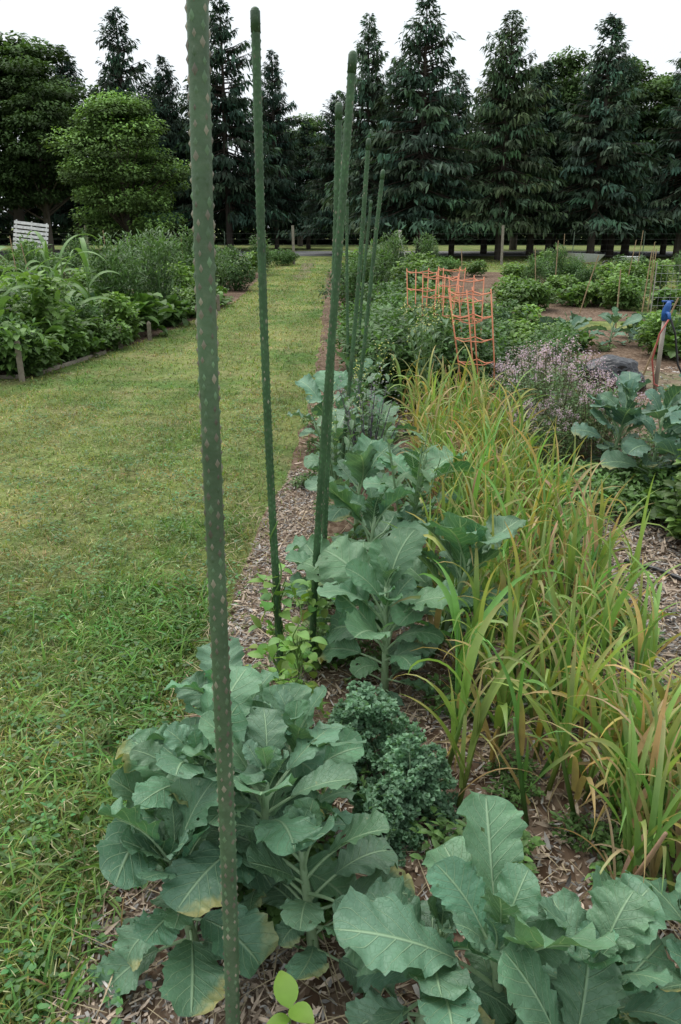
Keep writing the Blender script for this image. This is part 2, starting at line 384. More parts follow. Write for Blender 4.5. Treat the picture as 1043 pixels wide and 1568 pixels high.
collard_plant('collard_plant',.2,6.3,.58,.27,18,41,(.11,.23,.145))
BL=(.070,.155,.12)
for i,(x,y) in enumerate([(1.98,4.8),(2.3,5.1),(2.4,4.6),(2.1,4.35),(2.65,5.1),(1.85,5.2),(2.25,4.15)]):
    collard_plant('collard_plant',x,y,.68,.25,28,50+i,BL,nv=18,nu=11,up=.15)
cp=[collard_plant('collard_plant',2.6,10.6,.4,.28,14,90,BL,nv=14,nu=9),collard_plant('collard_plant',3.1,10.9,.4,.28,14,91,(.08,.17,.11),nv=14,nu=9)]
for i in range(14):
    place('collard_plant',cp[i%2].data,(2.2+i*.33+rng.normal(0,.08),11.2+rng.normal(0,.25),0),rng.uniform(0,6),rng.uniform(.8,1.15))
for i in range(18):
    place('collard_plant',cp[i%2].data,(-3.5-(i%5)*.45,9.6+rng.uniform(0,5),0),rng.uniform(0,6),rng.uniform(.9,1.4))
def kale(x,y,h,Lm,nl,seed):
    r=np.random.default_rng(seed);mb=MB();tube(mb,[(0,0,0),(0,0,h*.6)],[.012,.008],7,C=(.14,.2,.11))
    for i in range(nl):
        f=i/(nl-1);az=i*2.4+r.normal(0,.3);e0=rad(15+60*f)+r.normal(0,.12);bend=rad(85-40*f);L=Lm*r.uniform(.8,1.2)*(1.25-.45*f);zb=h*(.1+.5*f)
        s=np.linspace(0,1,40);e=e0-bend*s**1.5;R_=np.cumsum(np.cos(e))*L/40;Z_=np.cumsum(np.sin(e))*L/40
        m=320;t=.22+.78*r.random(m)**.85;w=Lm*.24*np.sin(np.pi*np.clip((t-.15)/.9,0,1))**.6*(1+.25*np.sin(t*30+i))
        uu=r.choice([-1,1],m)*r.random(m)**.45
        rr=np.interp(t,s,R_);zz=np.interp(t,s,Z_);ee=np.interp(t,s,e);hn=r.normal(0,.005,m)+.008*np.sin(t*38)*np.abs(uu)+.25*w*np.abs(uu)**2
        xr=rr-np.sin(ee)*hn;zr=zz+np.cos(ee)*hn;yl=uu*w
        P=np.stack([xr*math.cos(az)-yl*math.sin(az),xr*math.sin(az)+yl*math.cos(az),np.maximum(zb+zr,.01)],1)
        b=r.uniform(.75,1.35,m)*(.75+.4*np.abs(uu))*r.uniform(.8,1.2)
        ribbons(mb,P,r.uniform(.008,.017,m),r.uniform(.009,.016,m),az+np.sign(uu)*1.2+r.normal(0,.8,m),r.uniform(-.4,1.0,m),r.uniform(-1.2,2.0,m),nv=4,fold=.35,twist=r.normal(0,.8,m),c0=np.outer(b,(.12,.24,.14)),c1=np.outer(b,(.20,.34,.21)))
        k=np.arange(0,36,4);tube(mb,np.stack([R_[k]*math.cos(az),R_[k]*math.sin(az),np.maximum(zb+Z_[k],.01)],1),np.linspace(.005,.0015,len(k)),5,C=(.2,.3,.17),cap=False)
    mb.obj('curly_kale_plant',M_leaf,True,(x,y,0))
kale(.09,2.05,.27,.15,24,70);kale(.20,1.84,.19,.14,20,71);kale(.12,1.74,.12,.11,14,72)

# ------------------------------------------------------------ garlic
def garlic(name,pts,seed,hs=1.,green=.6):
    r=np.random.default_rng(seed);mb=MB();st=[]
    for (x,y) in pts:
        h=r.uniform(.20,.42)*hs;le=r.normal(0,.05,2)
        dead=r.random()<(1-green)*.7
        yel=np.array([.60,.48,.19])*r.uniform(.65,1.15)*np.array([1,r.uniform(.78,1.08),r.uniform(.6,1.5)]);gr=np.array([.19,.36,.09])*r.uniform(.7,1.25)*np.array([r.uniform(.8,1.45),1,1])
        tube(mb,[(x,y,0),(x+le[0]*.5,y+le[1]*.5,h*.5),(x+le[0],y+le[1],h)],[.008,.007,.004],6,C=gr*.9 if not dead else yel*.8)
        n=r.integers(7,11)
        for j in range(n):
            f=j/n
            isg=r.random()<(.6+.4*green) and f>.12
            tip=yel*np.array([1.1,1.0,.9]) if r.random()<(.75-.45*green) else gr*1.15
            if r.random()<.25: tip=np.array([.42,.30,.15])*r.uniform(.7,1.2)
            wd=r.random()<.3
            st.append((x+le[0]*f,y+le[1]*f,h*(.2+.8*f),r.uniform(.22,.46)*hs,r.uniform(.009,.022)*(1.35 if wd and green>.6 else 1),r.uniform(0,6.283),rad(60+29*f)+r.normal(0,.12),r.uniform(.3,2.3)*(1.1-.4*f) if r.random()<.8 else r.uniform(2.2,3.),*(gr if isg else yel*r.uniform(.6,1)),*tip))
        if dead:
            for j in range(4): st.append((x,y,.05,r.uniform(.2,.4),.007,r.uniform(0,6.28),r.uniform(.3,1.2),r.uniform(1.5,2.6),.38,.29,.17,.42,.32,.19))
    s=np.array(st);n=len(s)
    ribbons(mb,s[:,:3],s[:,3],s[:,4],s[:,5],s[:,6],s[:,7],nv=11,fold=.35,twist=r.normal(0,.9,n),pw=2.0,prof='strap',c0=s[:,8:11],c1=s[:,11:14],ck=2.6)
    return mb.obj(name,M_garlic,True)
pa,pb=[],[]
for y in np.arange(1.85,6.4,.135):
    xl=.50+.02*(y-2);xr=1.20 if y>2.6 else .85+.35*(y-1.75)
    for x in np.arange(xl,xr,.115): (pa if y<2.9 else pb).append((x+rng.normal(0,.03),y+rng.normal(0,.04)))
garlic('garlic_bed',pa,5,.98,.8);garlic('garlic_bed',pb,6,1.04,.45)
garlic('garlic_bed',[(.66+rng.uniform(0,.55),1.42+rng.uniform(0,.5)) for _ in range(42)],9,.95,.65)
garlic('garlic_bed',[(.40+rng.normal(0,.04),1.85+.17*i) for i in range(9)],12,1.0,1.)

# ------------------------------------------------------------ leafy bushes
def bush_mesh(name,r,n,ls,dims,col,colv=.3,aspect=.6,up=.2,nv=4,mat=None,stems=10,tip=1.25,nclump=14):
    mb=MB();rx,ry,h=dims
    cx=r.normal(0,.42,(nclump,3));cx/=np.maximum(1,np.linalg.norm(cx,axis=1)/.85)[:,None]
    k=r.integers(0,nclump,n);p=cx[k]+r.normal(0,.23,(n,3));q=np.linalg.norm(p,axis=1);p/=np.maximum(1,q)[:,None]
    P=np.stack([p[:,0]*rx,p[:,1]*ry,h*.5+p[:,2]*h*.5],1);P[:,2]=np.maximum(P[:,2],.02)
    az=np.arctan2(p[:,1],p[:,0])+r.normal(0,1.0,n)
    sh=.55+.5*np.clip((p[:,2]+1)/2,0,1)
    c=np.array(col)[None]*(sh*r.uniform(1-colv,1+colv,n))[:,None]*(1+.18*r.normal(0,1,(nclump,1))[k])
    ribbons(mb,P,ls*r.uniform(.6,1.3,n),ls*aspect*r.uniform(.7,1.3,n),az,r.normal(up,.45,n),r.uniform(.2,1.4,n),nv=nv,fold=.2,twist=r.normal(0,.5,n),c0=c*.85,c1=c*tip)
    for i in range(stems):
        q=cx[i%nclump];tube(mb,[(0,0,0),(q[0]*rx*.5,q[1]*ry*.5,h*.25),(q[0]*rx,q[1]*ry,h*.5+q[2]*h*.4)],[.012*h+.003,.008*h+.002,.002],5,C=np.array(col)*.9)
    return mb.mesh(name,mat or M_leaf)
R=np.random.default_rng(21)
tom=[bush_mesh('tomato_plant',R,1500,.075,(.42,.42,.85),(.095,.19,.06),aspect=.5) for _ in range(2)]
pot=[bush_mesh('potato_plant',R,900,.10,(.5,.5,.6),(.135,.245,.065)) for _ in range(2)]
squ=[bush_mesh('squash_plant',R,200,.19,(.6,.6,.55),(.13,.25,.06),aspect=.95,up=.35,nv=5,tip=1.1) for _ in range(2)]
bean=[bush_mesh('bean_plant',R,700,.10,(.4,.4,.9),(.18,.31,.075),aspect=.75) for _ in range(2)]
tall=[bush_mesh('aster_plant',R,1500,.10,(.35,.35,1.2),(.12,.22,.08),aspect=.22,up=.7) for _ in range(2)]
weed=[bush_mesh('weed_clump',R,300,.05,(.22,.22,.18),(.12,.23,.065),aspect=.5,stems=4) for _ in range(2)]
def put(ms,x,y,s=1.,z=0,sy=None):
    m=ms[rng.integers(len(ms))];place(m.name.split('.')[0],m,(x,y,z),rng.uniform(0,6.28),(s,s,s*(sy or 1)))
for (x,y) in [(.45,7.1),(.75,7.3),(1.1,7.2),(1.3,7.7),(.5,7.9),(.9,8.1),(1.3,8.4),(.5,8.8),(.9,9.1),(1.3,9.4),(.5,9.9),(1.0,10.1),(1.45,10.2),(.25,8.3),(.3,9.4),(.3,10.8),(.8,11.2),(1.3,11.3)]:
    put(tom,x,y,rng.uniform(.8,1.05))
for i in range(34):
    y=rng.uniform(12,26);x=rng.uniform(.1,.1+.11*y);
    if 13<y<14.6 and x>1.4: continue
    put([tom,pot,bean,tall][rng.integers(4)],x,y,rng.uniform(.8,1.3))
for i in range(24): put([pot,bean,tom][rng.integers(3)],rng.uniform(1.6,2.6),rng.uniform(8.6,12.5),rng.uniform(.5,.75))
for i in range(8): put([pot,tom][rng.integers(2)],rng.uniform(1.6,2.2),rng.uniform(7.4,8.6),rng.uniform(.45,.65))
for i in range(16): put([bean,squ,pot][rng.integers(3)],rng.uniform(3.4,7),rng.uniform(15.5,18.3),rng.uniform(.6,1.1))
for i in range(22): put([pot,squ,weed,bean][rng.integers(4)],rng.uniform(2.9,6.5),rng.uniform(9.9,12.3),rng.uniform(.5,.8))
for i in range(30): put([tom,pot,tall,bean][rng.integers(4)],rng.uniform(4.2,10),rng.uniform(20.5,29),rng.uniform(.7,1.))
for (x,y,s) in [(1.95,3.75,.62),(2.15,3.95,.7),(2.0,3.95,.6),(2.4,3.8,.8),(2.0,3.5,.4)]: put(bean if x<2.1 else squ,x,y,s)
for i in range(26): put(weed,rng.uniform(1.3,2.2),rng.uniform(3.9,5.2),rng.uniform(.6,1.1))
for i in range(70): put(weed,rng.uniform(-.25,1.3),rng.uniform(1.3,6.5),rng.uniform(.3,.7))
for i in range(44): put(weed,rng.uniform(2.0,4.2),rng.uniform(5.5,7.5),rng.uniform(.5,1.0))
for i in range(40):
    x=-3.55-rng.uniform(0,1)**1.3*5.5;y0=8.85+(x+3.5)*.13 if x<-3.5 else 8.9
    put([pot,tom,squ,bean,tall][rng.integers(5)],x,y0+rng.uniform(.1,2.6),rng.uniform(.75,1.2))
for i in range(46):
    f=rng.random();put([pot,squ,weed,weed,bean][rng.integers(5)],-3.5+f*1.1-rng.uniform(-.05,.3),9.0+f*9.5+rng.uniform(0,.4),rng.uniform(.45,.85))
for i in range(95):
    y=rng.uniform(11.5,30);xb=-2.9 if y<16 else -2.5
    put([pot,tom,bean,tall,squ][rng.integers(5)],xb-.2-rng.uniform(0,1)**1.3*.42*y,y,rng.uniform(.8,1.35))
def corn(seed):
    r=np.random.default_rng(seed);mb=MB();h=1.15
    tube(mb,[(0,0,0),(.01,0,h*.5),(.03,.01,h)],[.016,.013,.006],7,C=(.12,.2,.06))
    n=11;f=np.linspace(.1,1,n)
    ribbons(mb,np.stack([f*.03,0*f,h*f],1),r.uniform(.55,.85,n),r.uniform(.06,.09,n),np.arange(n)*np.pi+r.normal(0,.5,n),1.15,r.uniform(1.3,2.6,n),nv=12,fold=.3,twist=r.normal(0,.6,n),prof='strap',pw=1.3,c0=(.14,.26,.08),c1=(.20,.33,.12))
    return mb.mesh('corn_plant',M_leaf,True)
cm=[corn(1),corn(2),corn(3)]
for (x,y) in [(-4.0,9.4),(-3.75,9.9),(-4.4,9.8),(-3.7,10.8),(-4.7,10.6),(-3.6,11.6),(-5.3,11.0),(-4.2,12.0),(-5.6,9.9),(-4.6,12.9),(-5.1,9.2)]: put(cm,x,y,rng.uniform(.8,1.1))
# oregano / flowering herb
mb=MB();r=np.random.default_rng(77);n=4200
p=r.normal(0,1,(n,3));p/=np.linalg.norm(p,axis=1)[:,None];p*=(r.random(n)**.35)[:,None]
P=np.stack([p[:,0]*.55,p[:,1]*.5,.30+p[:,2]*.33+.08*np.sin(p[:,0]*8)*np.cos(p[:,1]*7)],1);P[:,2]=np.maximum(P[:,2],.02)
ribbons(mb,P,r.uniform(.02,.045,n),.018,r.uniform(0,6.28,n),r.normal(.4,.4,n),.6,nv=3,fold=.2,c0=np.stack([r.uniform(.11,.17,n),r.uniform(.19,.27,n),r.uniform(.07,.11,n)],1))
for i in range(85):
    a=r.uniform(0,6.28);q=r.random()**.6*.52
    x,y=q*math.cos(a),q*math.sin(a)*.9;z=.34+.46*math.sqrt(max(0,1-(q/.58)**2))*r.uniform(.65,1.2)
    tube(mb,[(x*.5,y*.5,.1),(x*.85,y*.85,z*.7),(x,y,z)],.0022,4,C=(.15,.15,.09),cap=False)
    k=r.integers(8,34);ribbons(mb,np.array([x,y,z])+r.normal(0,.02,(k,3)),.016,.013,r.uniform(0,6.28,k),r.normal(.4,.5,k),.5,nv=3,fold=.2,c0=(.48,.34,.45),c1=(.68,.54,.64))
om=mb.mesh('oregano_bush',M_leaf)
for (x,y,s) in [(1.62,5.9,.95),(1.88,5.55,.75),(1.42,5.4,.55),(1.6,6.5,.8)]: place('oregano_bush',om,(x,y,0),x*3,s)
# bean vine climbing the stake
mb=MB();r=np.random.default_rng(5);n=60
z=r.uniform(.03,.46,n);a=r.uniform(0,6.28,n);q=r.uniform(.02,.15,n)*(1-.6*z/.46)
cc=np.stack([r.uniform(.15,.24,n),r.uniform(.30,.38,n),r.uniform(.05,.10,n)],1)
ribbons(mb,np.stack([q*np.cos(a),q*np.sin(a),z],1),r.uniform(.035,.075,n),r.uniform(.03,.05,n),a+r.normal(0,.6,n),r.normal(.2,.5,n),r.uniform(.3,1.4,n),nv=7,fold=.25,twist=r.normal(0,.5,n),c0=cc,c1=cc*1.15)
th=np.linspace(0,18,70);tube(mb,np.stack([.018*np.cos(th),.018*np.sin(th),th/18*.66],1),.0025,5,C=(.16,.28,.07))
for i in range(n):
    aa=a[i];tube(mb,[(0,0,z[i]*.8),(q[i]*.6*math.cos(aa),q[i]*.6*math.sin(aa),z[i]+.01),(q[i]*math.cos(aa),q[i]*math.sin(aa),z[i])],.0015,4,C=(.16,.28,.07),cap=False)
bm=mb.mesh('bean_vine',M_leaf,True);place('bean_vine',bm,(-.225,2.51,0));place('bean_vine',bm,(-.1,2.66,0),2,.75);place('bean_vine',bm,(-.14,2.25,0),4,.8);place('bean_vine',bm,(-.2,2.15,0),1,.6)
def stalks(name,x,y,n,h,fc,sc_,seed,sp=.25,sz=.018):
    r=np.random.default_rng(seed);mb=MB()
    for i in range(n):
        a=r.uniform(0,6.28);q=r.uniform(.2,1)*sp;zz=h*r.uniform(.75,1.08)
        tube(mb,[(0,0,0.1),(q*.5*math.cos(a),q*.5*math.sin(a),zz*.6),(q*math.cos(a),q*math.sin(a),zz)],[.006,.004,.002],5,C=sc_)
        k=14;ribbons(mb,np.array([q*math.cos(a),q*math.sin(a),zz])+r.normal(0,1,(k,3))*np.array([sz,sz,.04]),sz,sz*.7,r.uniform(0,6.28,k),r.normal(.4,.4,k),.5,nv=3,fold=.2,c0=fc)
        k=7;ribbons(mb,np.stack([q*math.cos(a)*np.linspace(.3,.8,k),q*math.sin(a)*np.linspace(.3,.8,k),zz*np.linspace(.45,.9,k)],1),.09,.03,r.uniform(0,6.28,k),.7,.5,nv=4,fold=.2,c0=(.13,.23,.12))
    mb.obj(name,M_leaf,False,(x,y,0))
stalks('bolting_mustard_plant',.72,6.5,18,.98,(.68,.68,.28),(.18,.27,.11),3)
stalks('bolting_mustard_plant',.2,5.5,8,.75,(.55,.55,.18),(.14,.22,.09),4,.2)
stalks('bolting_broccoli_plant',.30,3.3,9,.74,(.20,.30,.14),(.17,.27,.14),14,.2,.012)
stalks('bolting_broccoli_plant',-.02,4.2,8,.70,(.45,.48,.2),(.17,.27,.14),15,.2,.012)
stalks('purple_broccoli_plant',.16,4.45,18,.70,(.19,.20,.20),(.15,.12,.18),6,.24)
mb=MB();ribbons(mb,[(0,0,.09),(0,0,.09),(0,0,.06)],[.075,.06,.05],[.05,.045,.03],[1.9,-.6,3.4],[.5,.3,.2],.6,nv=8,fold=.2,c0=(.22,.40,.06),c1=(.27,.44,.08));tube(mb,[(0,0,0),(0,0,.09)],.002,5,C=(.16,.28,.07))
mb.obj('bean_seedling',M_leaf,True,(-.10,1.12,.06))

# ------------------------------------------------------------ garden stakes
def stake(x,y,tx,ty,h,rd=.0125,seed=0,g=(.038,.092,.036),worn=.12):
    r=np.random.default_rng(seed);mb=MB();k=26
    f=np.linspace(0,1,k);bx=.006*np.sin(f*5+seed)
    P=np.stack([(tx-x)*f+bx,(ty-y)*f+bx*.4,f*h],1)
    P=np.concatenate([P,[P[-1]+[0,0,.006],P[-1]+[0,0,.010]]])
    Rr=np.concatenate([np.full(k,rd)*(1+.02*np.sin(f*60)),[rd*.85,rd*.4]])
    g=np.array(g)
    tube(mb,P,Rr,14,C=g)
    tube(mb,[P[-4]*.6+P[-3]*.4,P[-3],P[-3]+[0,0,.003]],[rd*1.12,rd*1.12,rd*.9],14,C=g*.8)
    zs=np.arange(.03,h-.03,.021)
    for row in range(6):
        for z in zs+ (row%2)*.0105:
            z=z+r.normal(0,.002)
            th=row*math.pi/3+.2+r.normal(0,.1);fx=z/h
            c=np.array([(tx-x)*fx+.006*math.sin(fx*5+seed),(ty-y)*fx+.0024*math.sin(fx*5+seed),z])
            o=np.array([math.cos(th),math.sin(th),0]);t=np.array([-math.sin(th),math.cos(th),0]);u=np.array([0,0,1.])
            q=r.uniform(.8,1.5)
            a,b,d=.0028*rd/.0125*q,.0064*q,.0026
            V=[c+o*(rd-.0006)+t*a,c+o*(rd-.0006)+u*b,c+o*(rd-.0006)-t*a,c+o*(rd-.0006)-u*b,c+o*(rd+d)+u*.001]
            cw=(np.array([.24,.225,.165])*r.uniform(.4,1.15) if r.random()<worn else g*r.uniform(1,1.9))
            mb.add(V,T=[(0,1,4),(1,2,4),(2,3,4),(3,0,4)],C=cw)
    mb.obj('garden_stake',M_stake,True,(x,y,0))
stake(-.225,1.13,-.172,1.20,2.25,.0145,1,(.072,.125,.066),.65)
stake(-.225,2.51,-.240,2.51,2.16,.0125,2)
stake(-.116,2.65,.031,2.65,2.08,.0125,3)
stake(-.075,3.15,-.008,3.15,2.01,.0125,4)
stake(-.004,4.69,.156,4.69,2.04,.0125,5)
stake(.05,5.1,.26,5.1,1.91,.0125,6)
stake(.06,7.0,.06,7.0,1.80,.0125,7)
stake(.125,7.5,.27,7.5,1.81,.0125,8)

# ------------------------------------------------------------ orange tomato cages
def cage(x,y,h,w,rz,lean,seed,fold=1.):
    r=np.random.default_rng(seed);mb=MB();c=np.array([.66,.24,.13])
    cor=[(-w/2,-w/2*fold),(w/2,-w/2*fold),(w/2,w/2*fold),(-w/2,w/2*fold)]
    def pt(k,z): 
        s=.72+.28*z/h
        return np.array([cor[k%4][0]*s+lean[0]*z,cor[k%4][1]*s+lean[1]*z,z])
    for k in range(4): tube(mb,[pt(k,0),pt(k,h*.5)+r.normal(0,.008,3),pt(k,h+.03)],.0058,6,C=c)
    for z in np.linspace(.15,1,6)*h:
        for k in range(4):
            a,b=pt(k,z),pt(k+1,z+r.normal(0,.006));tube(mb,[a,(a+b)/2+[0,0,-.018],b],.0048,6,C=c*r.uniform(.85,1.1))
    mb.obj('tomato_cage',M_orange,True,(x,y,0)).rotation_euler[2]=rz
cage(.93,9.3,1.12,.27,.3,(0,0),1)
cage(1.0,8.3,1.12,.26,.9,(.03,0),2)
cage(1.28,7.9,1.12,.26,.2,(-.06,0),3)
cage(1.20,6.6,1.10,.24,.5,(-.13,.05),4)
cage(1.35,10.1,1.1,.27,.1,(.02,0),5)

# ------------------------------------------------------------ spigot post, hose, bag, bins
mb=MB()
tube(mb,[(0,0,0),(0,0,.74)],.022,10,C=(.30,.27,.22))
tube(mb,[(0,0,.72),(0,0,.80),(.01,-.01,.86),(.01,-.03,.9)],[.035,.038,.034,.02],10,C=(.02,.10,.34))
tube(mb,[(0,-.02,.80),(0,-.09,.79),(0,-.11,.74)],[.018,.018,.015],8,C=(.02,.10,.34))
tube(mb,[(-.05,0,.905),(.06,0,.905)],.010,6,C=(.02,.09,.30))
tube(mb,[(0,-.11,.75),(-.08,-.12,.6),(-.11,-.1,.35),(-.05,-.08,.1),(.1,-.15,.02),(.4,-.2,.02)],.009,8,C=(.40,.09,.07))
tube(mb,[(.02,-.05,.78),(.1,-.06,.6),(.16,-.08,.3),(.3,-.15,.02)],.011,8,C=(.02,.02,.02))
mb.obj('water_spigot',M_metal,True,(3.23,8.0,0))
mb=MB();tube(mb,[(0,0,.02),(.12,-.10,.02),(.22,-.25,.02),(.3,-.5,.02),(.5,-.7,.02),(1.2,-.8,.02)],.012,8,C=(.02,.02,.02))
mb.obj('garden_hose',M_black,True,(1.42,3.6,.01))
bpy.ops.mesh.primitive_ico_sphere_add(subdivisions=5,radius=1);o=bpy.context.object;o.name='black_plastic_bag';o.data.materials.append(M_black)
from mathutils import noise as mn
for v in o.data.vertices:
    p=v.co.copy();k=mn.noise(p*1.3)*.45+mn.ridged_multi_fractal(p*2.1,1,2,4,1,2)*.10
    p*=1+k;v.co=(p.x*.30,p.y*.26,max(p.z*.17+.13,.0))
o.location=(2.86,8.2,.01)
mb=MB();tube(mb,[(0,0,0),(0,0,.5),(0,0,.52),(0,0,.54)],[.27,.34,.37,.37],20,C=(.55,.56,.56),cap=True)
tube(mb,[(-.2,0,.5),(0,-.34,.36),(.2,0,.5)],.01,6,C=(.3,.3,.3));mb.obj('plastic_tub',M_metal,False,(10.9,31,0))
mb=MB() # wheelbarrow
v=[(-.5,-.3,.35),(.4,-.25,.35),(.4,.25,.35),(-.5,.3,.35),(-.75,-.42,.68),(.6,-.38,.62),(.6,.38,.62),(-.75,.42,.68)]
mb.add(v,Q=[(0,1,2,3),(0,4,5,1),(1,5,6,2),(2,6,7,3),(3,7,4,0)],C=(.4,.41,.42))
for s in(-1,1):
    tube(mb,[(.95,.08*s,.2),(-.2,.28*s,.34),(-1.4,.34*s,.6)],.022,6,C=(.3,.22,.14));tube(mb,[(-.35,.28*s,.34),(-.5,.28*s,0)],.018,6,C=(.2,.2,.2))
th=np.linspace(0,6.283,17);tube(mb,np.stack([.95+.17*np.cos(th),0*th,.2+.17*np.sin(th)],1),.035,8,C=(.03,.03,.03))
mb.obj('wheelbarrow',M_metal,False,(9.2,31,0)).rotation_euler[2]=.3
mb=MB()
for i in range(7): box(mb,(0,.0,.1+i*.15),(1.15,.02,.10),C=(.62,.62,.60))
for x in(-.5,0,.5): box(mb,(x,.035,.55),(.05,.045,1.1),C=(.5,.5,.48))
o=mb.obj('wooden_pallet',M_wood,False,(-10.9,29,.75));o.rotation_euler=(-.35,.12,.2)
mb=MB()
for x in(-.4,.4): tube(mb,[(x,0,0),(x,0,1.0)],.04,6,C=(.3,.26,.2))
mb.obj('pallet_stand',M_wood,False,(-10.9,29.25,0))
mb=MB()
for (a,b) in [((-4.6,8.62),(-3.55,8.78)),((-3.45,9.0),(-3.15,10.6))]:
    a=np.array(a);b=np.array(b);L=np.linalg.norm(b-a)
    c=(a+b)/2;box(mb,(c[0],c[1],.02),(L,.03,.045),math.atan2(b[1]-a[1],b[0]-a[0]),C=np.array([.24,.21,.17]))
mb.obj('timber_bed_edging',M_wood)
for (x,y,h) in [(-3.5,8.6,.42),(-3.05,11.0,.3),(-2.85,11.9,.25),(-2.45,16.2,.3),(-5.2,8.4,.35)]:
    mb=MB();box(mb,(0,0,h/2),(.06,.035,h),.3,.03,C=(.22,.19,.15));mb.add(np.array([[-.03,-.017,h],[.03,-.017,h],[.03,.017,h],[-.03,.017,h],[0,0,h+.04]]),T=[(0,1,4),(1,2,4),(2,3,4),(3,0,4)],C=(.22,.19,.15))
    mb.obj('wooden_stake',M_wood,False,(x,y,0))
for (x,y,h) in [(7.0,20,1.3),(7.6,20,1.25),(4.6,15.5,1.1),(5.8,15.5,1.2),(4.2,12.2,1.0),(6.1,16,1.2),(3.0,20,1.1),(6.5,24,1.4),(5.6,10.5,1.0),(3.3,8.6,.9),(-6,16,1.3),(-5,20,1.3),(-3.6,13,1.3),(-7.5,19,1.4),(5.0,19,1.3),(8.3,23,1.5),(4.1,17,1.2),(-6.8,24,1.5),(-4.2,22,1.4)]:
    mb=MB();l=rng.normal(0,.05,2);tube(mb,[(0,0,0),(l[0],l[1],h*.5),(l[0]*2.2,l[1]*2,h)],[.012,.011,.009],6,C=(.34,.25,.15));mb.obj('bamboo_cane',M_wood,False,(x,y,0))
mb=MB()
for dx,dy in((-.5,0),(.45,.1),(0,.5)): tube(mb,[(dx,dy,0),(0,0,1.35),(-dx*.1,-dy*.1,1.5)],.018,6,C=(.6,.58,.52))
mb.obj('cane_tripod',M_wood,False,(1.7,24,0))
mb=MB()
for x in np.linspace(0,2.2,4): tube(mb,[(x,0,0),(x,0,1.05)],.010,5,C=(.3,.28,.25))
for z in np.linspace(.1,1.0,8): tube(mb,[(0,0,z),(2.2,0,z)],.0025,4,C=(.32,.33,.34))
for x in np.linspace(0,2.2,23): tube(mb,[(x,0,0.05),(x,0,1.)],.002,4,C=(.32,.33,.34))
o=mb.obj('wire_fence_panel',M_metal,False,(5.2,13.5,0));o.rotation_euler[2]=.1
mb=MB();fx=np.arange(-30,32,3.1)
for i,x in enumerate(fx):
    y=37-.03*x;w=i%3==0
    tube(mb,[(x,y,0),(x+rng.normal(0,.02),y,1.65 if w else 1.4)],.06 if w else .02,7,C=(.26,.23,.19) if w else (.10,.13,.10))
for z in np.linspace(.15,1.3,6): tube(mb,[(-30,37.9,z),(0,37,z),(30,36.1,z)],.0022,4,C=(.10,.11,.10))
mb.obj('wire_fence',M_wood)

# ------------------------------------------------------------ trees
def spruce_mesh(seed,H,Rm,col=(.042,.080,.056),dens=1.):
    r=np.random.default_rng(seed);mb=MB()
    tube(mb,[(0,0,0),(.03,0,H*.4),(0,.02,H*.8),(0,0,H)],[.19,.14,.06,.015],8,C=(.08,.065,.055))
    nb=int(340*dens)
    zf=r.random(nb)**.9
    P=[];AZ=[];E=[];LL=[];CC=[]
    lop=r.uniform(0,6.28)
    for i in range(nb):
        z0=H*(.17+.825*zf[i]);az=r.uniform(0,6.283);t=1-z0/H
        Lb=(Rm*min(1,(t*1.25)**.85))*r.uniform(.5,1.22)*(1+.22*math.sin(z0*1.9+seed)*math.cos(az-lop))+.10
        k=int(9+Lb*16)
        f=r.uniform(.12,1,k)**.75
        up=.6-1.0*min(1,t*1.8)
        pz=z0+Lb*(up*f+.22*f**2)
        perp=r.normal(0,1,k)*.13*Lb*f
        ca,sa=math.cos(az),math.sin(az)
        P.append(np.stack([ca*f*Lb-sa*perp,sa*f*Lb+ca*perp,pz-np.abs(perp)*.3],1))
        AZ.append(az+r.choice([-1,1],k)*r.uniform(.1,1.1,k));E.append(r.uniform(-1.2,.0,k)+.4*(t<.15));LL.append(r.uniform(.22,.5,k)*(.55+.45*min(1,t*2.5)))
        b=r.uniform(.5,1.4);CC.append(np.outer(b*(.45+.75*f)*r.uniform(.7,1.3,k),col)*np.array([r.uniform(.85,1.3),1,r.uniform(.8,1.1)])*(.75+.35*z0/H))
        if Lb>.6: tube(mb,[(0,0,z0),(ca*Lb*.5,sa*Lb*.5,z0+Lb*(up*.5+.05)),(ca*Lb*.95,sa*Lb*.95,z0+Lb*(up+.15))],[.03,.02,.006],4,C=(.07,.055,.045),cap=False)
    P=np.concatenate(P);AZ=np.concatenate(AZ);E=np.concatenate(E);LL=np.concatenate(LL);CC=np.concatenate(CC);n=len(P)
    P[:,2]=np.maximum(P[:,2],1.35+.5*r.random(n))
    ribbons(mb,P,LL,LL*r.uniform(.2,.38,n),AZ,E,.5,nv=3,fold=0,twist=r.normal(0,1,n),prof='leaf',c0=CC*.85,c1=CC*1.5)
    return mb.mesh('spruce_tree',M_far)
SP=[spruce_mesh(1,11,3.2,(.052,.098,.066)),spruce_mesh(2,11,2.8,(.048,.090,.068)),spruce_mesh(3,11,3.4,(.062,.108,.060)),spruce_mesh(4,11,2.9,(.052,.095,.066)),spruce_mesh(7,11,2.6,(.06,.105,.07))]  # right-hand trees: haze over them painted in as lighter foliage colour
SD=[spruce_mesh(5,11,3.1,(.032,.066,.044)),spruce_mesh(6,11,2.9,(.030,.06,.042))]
def spr(x,y,h,i,w=1.): place('spruce_tree',(SD[i%2] if x<0 else SP[i%5]),(x,y,0),rng.uniform(0,6),(w*h/11,w*h/11,h/11))
